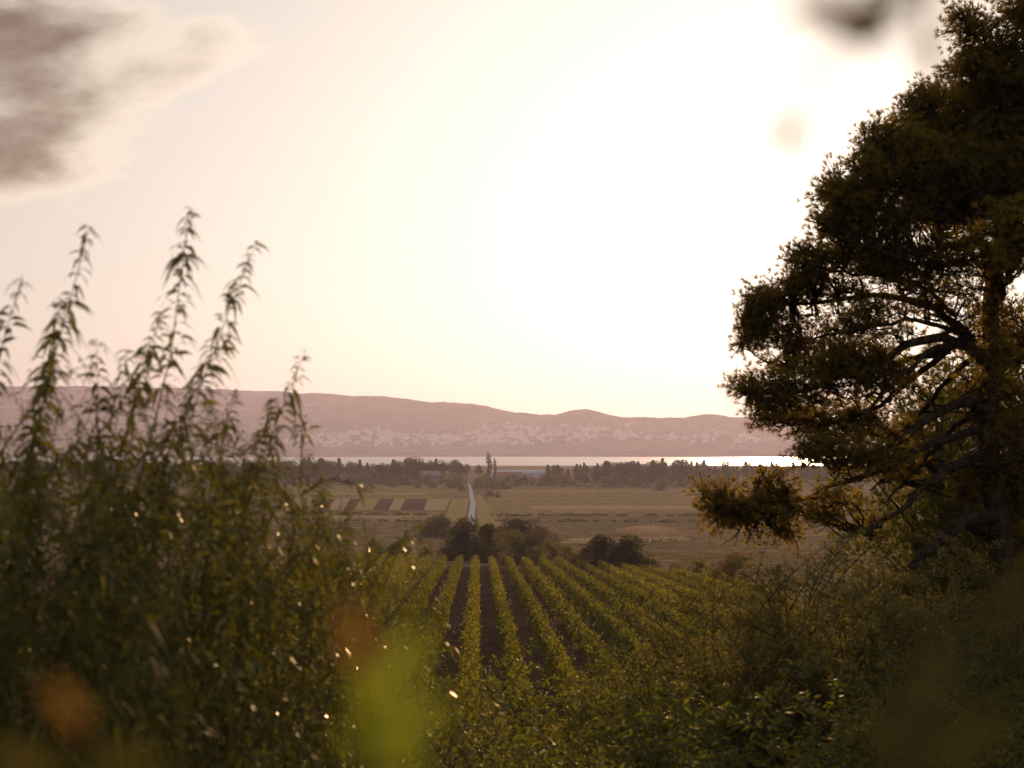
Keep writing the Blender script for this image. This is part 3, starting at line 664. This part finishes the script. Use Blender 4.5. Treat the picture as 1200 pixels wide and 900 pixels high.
# ------------------------------------------------------------------ the big pine on the right
def pine():
    rng = np.random.default_rng(77); D0 = 32.0
    b = base(1172, D0); root = thing('pine_tree', 'big leaning pine with dark needle boughs and bare limbs before the sun', 'tree', tuple(b))
    def q(px, py, dd=0.0): return P(px, py, D0 + dd) - b
    def curve(pts, n=14):
        pts = np.array(pts); t = np.linspace(0, 1, len(pts)); u = np.linspace(0, 1, n)
        c = np.stack([np.interp(u, t, pts[:, k]) for k in range(3)], 1)
        for _ in range(2): c[1:-1] = (c[:-2] + 2 * c[1:-1] + c[2:]) / 4
        c[1:-1] += rng.normal(size=(n - 2, 3)) * .035
        return c
    tb = MB(); skel = []
    tr = curve([np.array((0, 0, -.4)), q(1176, 640), q(1160, 540, .2), q(1158, 430, .2), q(1166, 330, .1), q(1184, 210, 0), q(1200, 80, .1), q(1206, -60, .2), q(1210, -150, .2)], 30)
    tube(tb, tr, np.linspace(.30, .06, 30), 9); skel.append(tr[10:]); tb.build('trunk', M['bark'], root, True)
    limbs = [
        ([(1158, 430, .2), (1130, 393, 0), (1080, 398, -.6), (1020, 428, -1.0), (955, 455, -1.2), (890, 468, -1.3)], .15),
        ([(1140, 402, 0), (1110, 365, .6), (1050, 345, 1.0), (960, 352, 1.3), (875, 362, 1.4)], .12),
        ([(1166, 330, .1), (1146, 265, -.4), (1110, 240, -.9), (1045, 205, -1.3), (980, 225, -1.6)], .14),
        ([(1150, 280, -.3), (1100, 290, .4), (1040, 300, 1.0), (985, 300, 1.3)], .08),
        ([(1182, 230, 0), (1150, 180, .7), (1105, 140, 1.2), (1065, 125, 1.4)], .11),
        ([(1196, 110, 0), (1170, 60, -.5), (1140, 40, -.8)], .08),
        ([(1160, 480, .2), (1115, 468, -.8), (1065, 510, -1.6), (1000, 545, -2.0), (945, 535, -2.1)], .13),
        ([(1163, 545, .2), (1125, 540, -1.2), (1092, 565, -2.2), (1055, 600, -2.7), (1010, 622, -2.9)], .15),
        ([(1168, 605, .1), (1125, 610, -1.0), (1085, 645, -1.7), (1060, 675, -2.1), (1035, 710, -2.3)], .21),
        ([(1160, 500, .2), (1090, 520, -1.0), (1010, 560, -2.0), (930, 590, -2.5), (845, 595, -2.7)], .10),
        ([(1130, 395, 0), (1090, 425, .8), (1040, 470, 1.3), (985, 500, 1.6), (930, 490, 1.8)], .09),
        ([(1120, 400, .4), (1060, 425, 1.6), (1000, 445, 2.2), (930, 430, 2.5)], .08),
        ([(1128, 392, .1), (1085, 372, -.4), (1040, 378, -.8), (985, 392, -1.0), (935, 398, -1.2)], .06),
        ([(1120, 370, .5), (1075, 330, .2), (1020, 318, -.2), (960, 322, -.3)], .06),
        ([(1152, 300, -.2), (1110, 315, -.9), (1060, 305, -1.4), (1005, 285, -1.8)], .06),
        ([(1135, 395, 0), (1095, 408, -.9), (1050, 445, -1.6), (1010, 490, -2), (975, 520, -2.2)], .07),
        ([(1140, 420, .2), (1105, 450, 1.1), (1075, 490, 1.7), (1045, 540, 2.1), (1020, 575, 2.2)], .07),
        ([(1160, 470, .2), (1120, 500, .8), (1085, 540, 1.2), (1040, 585, 1.4)], .08),
        ([(1159, 440, .2), (1195, 400, 1.4), (1250, 380, 2.4), (1330, 370, 3)], .13),
        ([(1170, 310, .1), (1215, 270, -1), (1280, 240, -1.6), (1350, 230, -2)], .12),
        ([(1190, 180, 0), (1240, 140, 1), (1290, 110, 1.4)], .09),
        ([(1160, 470, .2), (1170, 440, 2), (1190, 420, 4), (1200, 410, 5.5)], .11),
        ([(1165, 350, .1), (1150, 310, 2), (1120, 280, 4), (1100, 270, 5)], .11),
        ([(1165, 360, .1), (1190, 310, -2), (1200, 290, -4)], .10),
        ([(1185, 200, 0), (1170, 150, 2), (1150, 130, 3.2)], .09),
        ([(1163, 540, .2), (1210, 520, 1), (1270, 520, 2)], .10)]
    for pts, r in limbs:
        c = curve([q(*p) for p in pts]); m = MB(); tube(m, c, np.linspace(r, .022, len(c)), 7); m.build('limb', M['bark'], root, True); skel.append(c[3:])
    S = np.concatenate(skel)
    # needle masses: (px, py, depth offset, rx px, ry px, density)
    blobs = [(1182, 45, 0, 48, 42, 1), (1150, 90, -.4, 34, 30, .9), (1200, 110, .4, 75, 55, 1.2), (1088, 135, 1.2, 40, 36, 1), (1058, 158, 1.3, 40, 38, 1), (1120, 185, .6, 72, 46, 1.2), (1040, 195, -1, 50, 42, 1.1), (990, 215, -1.5, 38, 32, 1),
             (972, 250, -1.6, 28, 26, .9), (1020, 250, -.8, 62, 42, 1.2), (1095, 235, .4, 70, 36, .9), (975, 300, 1.2, 38, 26, 1), (1020, 300, .9, 46, 26, .75), (945, 335, 1.2, 52, 24, 1), (900, 345, 1.4, 28, 22, 1),
             (882, 372, 1.4, 28, 26, 1), (930, 385, 1.9, 38, 22, .7), (985, 355, 1, 42, 22, .55), (905, 428, 2.3, 32, 17, .8), (955, 420, 2.2, 55, 22, .8), (880, 462, -1.3, 30, 22, 1), (925, 458, -1.2, 45, 26, 1.1), (985, 448, -1, 46, 24, .7),
             (925, 497, 1.6, 36, 22, .9), (960, 495, 1.6, 46, 28, .9), (950, 533, -2, 38, 24, 1), (1000, 535, -2, 40, 22, .7), (830, 588, -2.7, 22, 20, 1), (856, 604, -2.6, 30, 26, 1.1), (892, 574, -2.5, 26, 20, .9), (905, 606, -2.5, 36, 26, 1), (960, 596, -2.6, 40, 22, .7), (1140, 560, .6, 40, 34, .8), (1185, 620, .9, 36, 36, .9), (1180, 520, -.8, 34, 36, .7),
             (1190, 200, 0, 62, 50, 1), (1185, 280, -1, 46, 40, .55), (1190, 390, 1, 42, 46, .6), (1190, 480, 1, 44, 50, .8), (1150, 300, 3, 36, 34, .25), (1070, 330, 1, 48, 24, .22), (1060, 440, -.5, 40, 20, .2),
             (1250, 230, -1, 80, 80, 1), (1290, 370, 2.5, 80, 60, 1), (1260, 110, 1, 80, 70, 1), (1215, -40, .2, 70, 70, 1), (1210, -120, .2, 40, 40, 1), (1250, 510, 1.5, 70, 50, .8),
             (1190, 410, 5.5, 50, 40, .7), (1105, 250, 5, 50, 40, .5), (1135, 30, -.6, 24, 22, 1), (1128, 75, -.4, 22, 24, 1), (1062, 118, 1.4, 26, 20, 1.1), (1012, 168, -1.2, 26, 24, 1.1), (965, 228, -1.6, 22, 20, 1.1), (957, 268, -1.4, 20, 18, 1.1), (868, 352, 1.4, 18, 16, 1.1), (862, 455, -1.3, 18, 16, 1.1), (880, 482, 1, 26, 18, 1), (870, 380, 1.4, 24, 20, 1), (1040, 312, -.4, 62, 34, .75), (1092, 300, -1, 44, 32, .6), (1008, 382, -.9, 60, 26, .75), (1065, 352, .3, 50, 26, .6), (975, 425, -1, 62, 26, .9), (1010, 425, 1.4, 46, 26, .7),
             (1150, 350, -.6, 34, 50, .6), (1140, 215, -.4, 60, 50, 1), (1165, 160, .3, 60, 50, 1), (1020, 500, 1.8, 46, 26, .6), (1040, 545, 2, 44, 30, .6), (930, 310, .6, 30, 26, 1), (900, 395, 1.2, 30, 22, .8), (865, 395, 1.3, 20, 22, .8), (1165, 430, -.8, 34, 40, .4), (1195, 570, .8, 40, 40, .9), (1150, 470, 2.5, 40, 34, .6), (1200, 270, -4.5, 50, 45, .5), (1150, 130, 3.2, 60, 50, .9), (1020, 618, -2.9, 30, 16, .4)]
    nb = MB(); wb = MB()
    for (px, py, dd, rx, ry, den) in blobs:
        c = q(px + (18 if px < 1110 and py < 545 else 8 if px < 1110 else 0), py, dd); k = D0 / F; rad = np.array((rx * k, (rx + ry) * .55 * k, ry * k))
        ns = max(4, int(den * (5.9 if py > 325 else 7.2) * (rx * ry) ** .5 / 9 * (1 + rx * ry / 2500)))
        cen, dirs = blob_pts(rng, ns, c, rad * .9, .25)
        for s, dr in zip(cen, dirs):
            j = np.argmin(((S - s) ** 2).sum(1) + 2.0 * np.maximum(0, S[:, 2] - s[2])); a = S[j]; mid_ = (a + s) / 2 + np.array((0, 0, -.06)) * np.linalg.norm(s - a) + rng.normal(size=3) * .08
            ln = np.linalg.norm(s - a)
            tube(wb, [a, (a + mid_) / 2 + rng.normal(size=3) * .04, mid_, (mid_ + s) / 2 + rng.normal(size=3) * .04, s], [.03 + .006 * ln, .027, .023, .018, .012], 4)
            nt_ = 17; out = nrm(s - a) ; sp = np.clip(rng.normal(size=(nt_, 3)), -1.7, 1.7) * np.array((.17, .17, .11)) + out * rng.uniform(-.2, .25, (nt_, 1))
            tp = s + sp
            for e in tp[:9]: tube(wb, [s, (s + e) / 2 + rng.normal(size=3) * .02, e], [.012, .009, .006], 3)
            needles(nb, tp, sp * 1.2 + out * .15 + np.array((0, 0, .12)), 15, .155, .014, rng, .8)
    nb.build('needles', M['pine'], root); wb.build('twigs', M['bark'], root)
    # cones hanging on the bare twigs
    cones = S[rng.integers(0, len(S), 24)] + rng.normal(size=(24, 3)) * .12
    for p in cones[:24]:
        cb = MB(); tube(cb, [p + np.array((0, 0, .05)), p + np.array((0, 0, .02)), p - np.array((0, 0, .03)), p - np.array((0, 0, .07))], [.012, .035, .03, .006], 6); cb.build('cone', M['bark'], root)
    return root
pine()
back_pine = make_tree('pine_tree', '', 'tree', 91, 8, 2.7, 'round', 5500, .2, 'pine_young', .13, 34, .2, 11)
plant(back_pine, 1098, 44, 400, 'smaller green pine standing behind the big pine limbs', 'pines on the right bank', True, 1.0)
plant(back_pine, 1240, 50, 330, 'green pine farther behind the trunk of the big pine', 'pines on the right bank', True, 1.2)
plant(back_pine, 1175, 42, 560, 'low dark pine filling the gap below the trunk fork of the big pine', 'pines on the right bank', True, 1.6)

# ------------------------------------------------------------------ tall leafy shoots on the left
def left_shrub(label, shoots, seed, fill, dens=46, m='lance'):
    """shoots: (tip px, tip py, foot px, depth)"""
    rng = np.random.default_rng(seed); d0 = np.mean([s[3] for s in shoots]); pxm = np.mean([s[2] for s in shoots])
    b = base(pxm, d0); root = thing('leafy_shrub', label, 'shrub', tuple(b), 'tall leafy shrubs on the left'); sb = MB(); lb = MB()
    for (tx, ty, fx, d) in shoots:
        tip = P(tx, ty, d); f = base(fx, d); f = f * .35 + b * .65; f[2] = float(H(f[0], f[1])) - .1
        ln = tip[2] - f[2]; lean = (tip - f)[0]
        # nearly straight stem that nods at the tip
        add_shoot(sb, lb, rng, f - b, tip - b, int(dens * 2.1 * ln / 1.6), .108, .026, 1.0, .1, .011, np.array((-.22 * lean - .05 + rng.normal() * .05, 0, .10 * ln)))
    x0, x1, top, n = fill
    for k in range(n):
        px = rng.uniform(x0, x1); ty = np.interp(px, top[0], top[1]) + abs(rng.normal()) * 60; d = rng.uniform(d0 - 1.2, d0 + 2.2)
        tip = P(px, ty, d); f = base(px + rng.normal() * 130, d); f = f * .7 + b * .3; f[2] = float(H(f[0], f[1])) - .1
        ln = max(.4, tip[2] - f[2])
        add_shoot(sb, lb, rng, f - b, tip - b, int(38 * ln), .085, .0185, .65, .08, .008, rng.normal(size=3) * ln * .1)
        for e in range(3):
            t = rng.uniform(.25, .9); p0 = f + (tip - f) * t; a = rng.uniform(0, 2 * math.pi); l2 = rng.uniform(.35, .9)
            add_shoot(sb, lb, rng, p0 - b, p0 - b + np.array((math.cos(a) * l2 * .7, math.sin(a) * l2 * .7, l2 * rng.uniform(-.1, .8))), int(30 * l2), .085, .0185, .8, .1, .005, np.array((0, 0, .15 * l2)))
    lb.build('foliage', M[m], root); sb.build('stems', M['stem'], root)
env = ([-60, 0, 60, 120, 200, 260, 300, 345, 380, 420, 470, 520], [470, 455, 462, 448, 445, 470, 505, 495, 560, 600, 640, 700])
left_shrub('tall shrub with drooping shoots at the left frame edge', [(15, 322, -40, 6.8), (104, 263, 20, 7.0), (-30, 380, -60, 6.6), (60, 420, 10, 7.2), (72, 350, 10, 7.3)], 301, (-70, 110, env, 40))
left_shrub('tallest shrub, its drooping shoots rising over the hills', [(236, 240, 150, 7.2), (302, 284, 160, 7.4), (112, 396, 90, 7.1), (190, 365, 120, 7.6), (150, 408, 120, 7.3), (268, 385, 170, 7.2), (172, 402, 110, 7.0)], 302, (90, 260, env, 40))
left_shrub('shrub with one thin shoot against the far town', [(356, 412, 260, 7.8), (275, 455, 235, 7.9), (330, 500, 280, 8.2), (318, 470, 250, 8.0)], 303, (235, 370, env, 40))
left_shrub('lower golden green shrub sloping down towards the vineyard', [(380, 560, 380, 9.0), (410, 585, 400, 9.2)], 304, (350, 470, env, 34))
left_shrub('dark shrub filling the lower left corner', [(30, 560, 30, 5.4), (110, 580, 110, 5.5)], 305, (-60, 240, ([-60, 300], [620, 660]), 44), 46, 'shaded')

# ------------------------------------------------------------------ shrubs across the foot of the picture
sh = [shoot_shrub('leafy_shrub', '', 'shrub', s, 3.4, 1.7, 110, 75, .075, .019, 'shrub', .35, 1.0) for s in (401, 402, 403)]
fz = [shoot_shrub('feathery_shrub', '', 'shrub', s, 3.4, 1.5, 190, 120, .075, .016, 'olive', .12, 1.0) for s in (411, 412)]
low = [shoot_shrub('leafy_shrub', '', 'shrub', s, 2.6, 1.8, 90, 60, .085, .028, 'shrub', .4, 1.0, low=.5) for s in (421, 422)]
for st, px, d, top, wide, lab in (
    (sh[0], 450, 18, 640, 1.1, 'olive green shrub at the left edge of the vine rows'), (sh[1], 395, 15, 612, 1.0, 'tall green shrub between the left shoots and the vineyard'), (sh[2], 505, 20, 690, 1.0, 'shrub rising before the leftmost clear vine rows'),
    (low[0], 560, 28, 742, 1.1, 'low shrub before the middle vine rows'), (low[1], 650, 27, 745, 1.2, 'spreading shrub in the middle foreground below the vines'), (sh[0], 705, 27, 722, 1.1, 'shrub covering the near end of the right vine rows'),
    (sh[2], 760, 25, 700, 1.1, 'golden edged shrub right of the vine rows'), (sh[1], 815, 24, 690, 1.1, 'shrub below the brownish bush right of the vines'), (fz[0], 880, 25, 640, 1.1, 'feathery shrub left of the tallest feathery one'),
    (fz[1], 945, 24, 585, 1.0, 'tallest feathery grey green shrub before the pine boughs'), (fz[0], 1010, 23, 610, 1.1, 'feathery shrub right of the tallest feathery one'), (fz[1], 1070, 21, 690, 1.1, 'feathery shrub under the bare pine limb'),
    (fz[0], 1105, 25, 625, 1.1, 'feathery shrub under the trunk fork of the big pine'), (fz[1], 1165, 24, 600, 1.1, 'feathery shrub hiding the foot of the big pine'), (sh[2], 1200, 22, 640, 1.1, 'leafy shrub at the frame edge beside the pine foot'),
    (sh[0], 1130, 19, 700, 1.1, 'dark shrub below the pine trunk'), (sh[1], 1195, 17, 660, 1.2, 'dark shrub at the right frame edge below the pine'), (low[0], 850, 15, 745, 1.4, 'dark shrub in the lower right beneath the feathery shrubs'),
    (low[1], 950, 14, 735, 1.4, 'shadowed shrub under the tallest feathery shrub'), (sh[2], 1040, 13, 770, 1.2, 'shadowed shrub in the lower right before the bare limb'), (low[0], 1150, 12, 775, 1.5, 'darkest shrub in the lower right corner'),
    (low[1], 760, 13, 790, 1.4, 'wide shrub at the bottom right of the middle'), (low[0], 540, 12, 830, 1.3, 'low shrub at the bottom just left of the middle'), (low[1], 450, 11, 790, 1.3, 'shrub at the bottom behind the blurred yellow leaves'),
    (fz[0], 905, 30, 650, 1.5, 'feathery shrub farther back in the gap under the low pine boughs'), (fz[1], 975, 31, 640, 1.5, 'feathery shrub farther back behind the tallest feathery one'), (fz[0], 1035, 29, 640, 1.4, 'feathery shrub farther back beside the bare pine limb'), (sh[1], 855, 31, 665, 1.4, 'leafy shrub at the edge of the slope below the low boughs'),
    (sh[1], 605, 21, 780, 1.1, 'upright shrub standing before the middle of the near vine rows'),
    (low[0], 650, 11, 860, 1.3, 'lowest shrub in the middle of the bottom edge')):
    plant(st, px, d, top, lab, 'shrubs across the foreground slope', True, wide)

# ------------------------------------------------------------------ leaves close to the lens
def sprig(label, foot, path, leaves, m, name='young_shoot', r=.003):
    """path: stem points; leaves: (px, py, depth, length, width, angle, material)"""
    foot = np.array(foot, float); foot[2] = float(H(foot[0], foot[1])); root = thing(name, label, 'shoot', tuple(foot))
    pts = np.array([foot] + [np.asarray(p, float) for p in path]) - foot
    t = np.linspace(0, 1, len(pts)); u = np.linspace(0, 1, 24); c = np.stack([np.interp(u, t, pts[:, k]) for k in range(3)], 1)
    for _ in range(3): c[1:-1] = (c[:-2] + 2 * c[1:-1] + c[2:]) / 4
    mb = MB(); tube(mb, c, np.linspace(r * 1.6, r * .5, 24), 6); mb.build('stem', M['stem'], root)
    rng = np.random.default_rng(int(abs(foot[0] * 1000)))
    for (px, py, d, L, w, ang, mm) in leaves:
        p = P(px, py, d) - foot; dr = np.array((math.cos(R(ang)), rng.uniform(-.3, .3), math.sin(R(ang))))
        p = p - dr * L * .5; j = np.argmin(((c - p) ** 2).sum(1))
        lb = MB(); tube(lb, [c[j], (c[j] + p) / 2, p], [.0012, .001, .0008], 4)
        s = nrm(np.cross(dr, np.array((rng.normal() * .3, 1.0, .2)))); rows = []
        for tt, ww in ((0, .1), (.25, .8), (.5, 1), (.75, .7), (1, .05)):
            q_ = p + dr * L * tt + np.array((0, 0, -.12 * L * tt * tt)); rows += [q_ + s * w * ww / 2, q_ - s * w * ww / 2]
        lb.add(np.array(rows), np.array([[k, k + 1, k + 3, k + 2] for k in (0, 2, 4, 6)])); lb.build('leaf', M[mm], root)
sprig('yellow green young shoot blurred close to the lens', (-.10, .62, 0), [P(455, 980, .62), P(450, 860, .62), P(440, 760, .62)],
      [(468, 775, .60, .045, .012, 70, 'near_y'), (432, 800, .62, .045, .012, 105, 'near_y'), (480, 840, .60, .045, .012, 35, 'near_y'), (418, 742, .6, .04, .012, 105, 'near_r'), (445, 870, .6, .045, .014, 150, 'near_y')], 'near_y')
sprig('brown leaved shoot blurred in the lower left corner', (-.24, .6, 0), [P(60, 1000, .6), P(70, 900, .6)], [(78, 822, .6, .030, .008, 125, 'near_r'), (30, 890, .58, .04, .014, 150, 'dark'), (150, 890, .6, .04, .014, 20, 'dark')], 'near_r')
sprig('green shoot blurred in the lower right corner', (.2, .6, 0), [P(1090, 1000, .6), P(1085, 900, .6)], [(1090, 790, .6, .06, .02, 65, 'dark'), (1130, 860, .6, .05, .02, 50, 'dark'), (1050, 860, .6, .04, .02, 120, 'dark'), (1190, 690, .62, .05, .016, 60, 'dark')], 'near_y')
sprig('arching branch of blurred leaves hanging in from above', (.55, .45, 0), [(.5, .5, 24.2), (.40, .58, 25.2), P(1130, -60, .62), P(1085, -25, .62), P(1010, -15, .62)],
      [(1005, 22, .6, .036, .015, 160, 'near_r'), (965, 8, .62, .03, .014, 170, 'near_r'), (1085, 15, .62, .05, .008, 265, 'near_r'), (1095, 60, .62, .03, .006, 285, 'near_r'), (1035, 5, .62, .032, .013, 200, 'lance'), (1012, 42, .62, .024, .010, 185, 'lance'), (925, 155, .66, .022, .012, 60, 'near_r')], 'near_y', 'arching_branch')
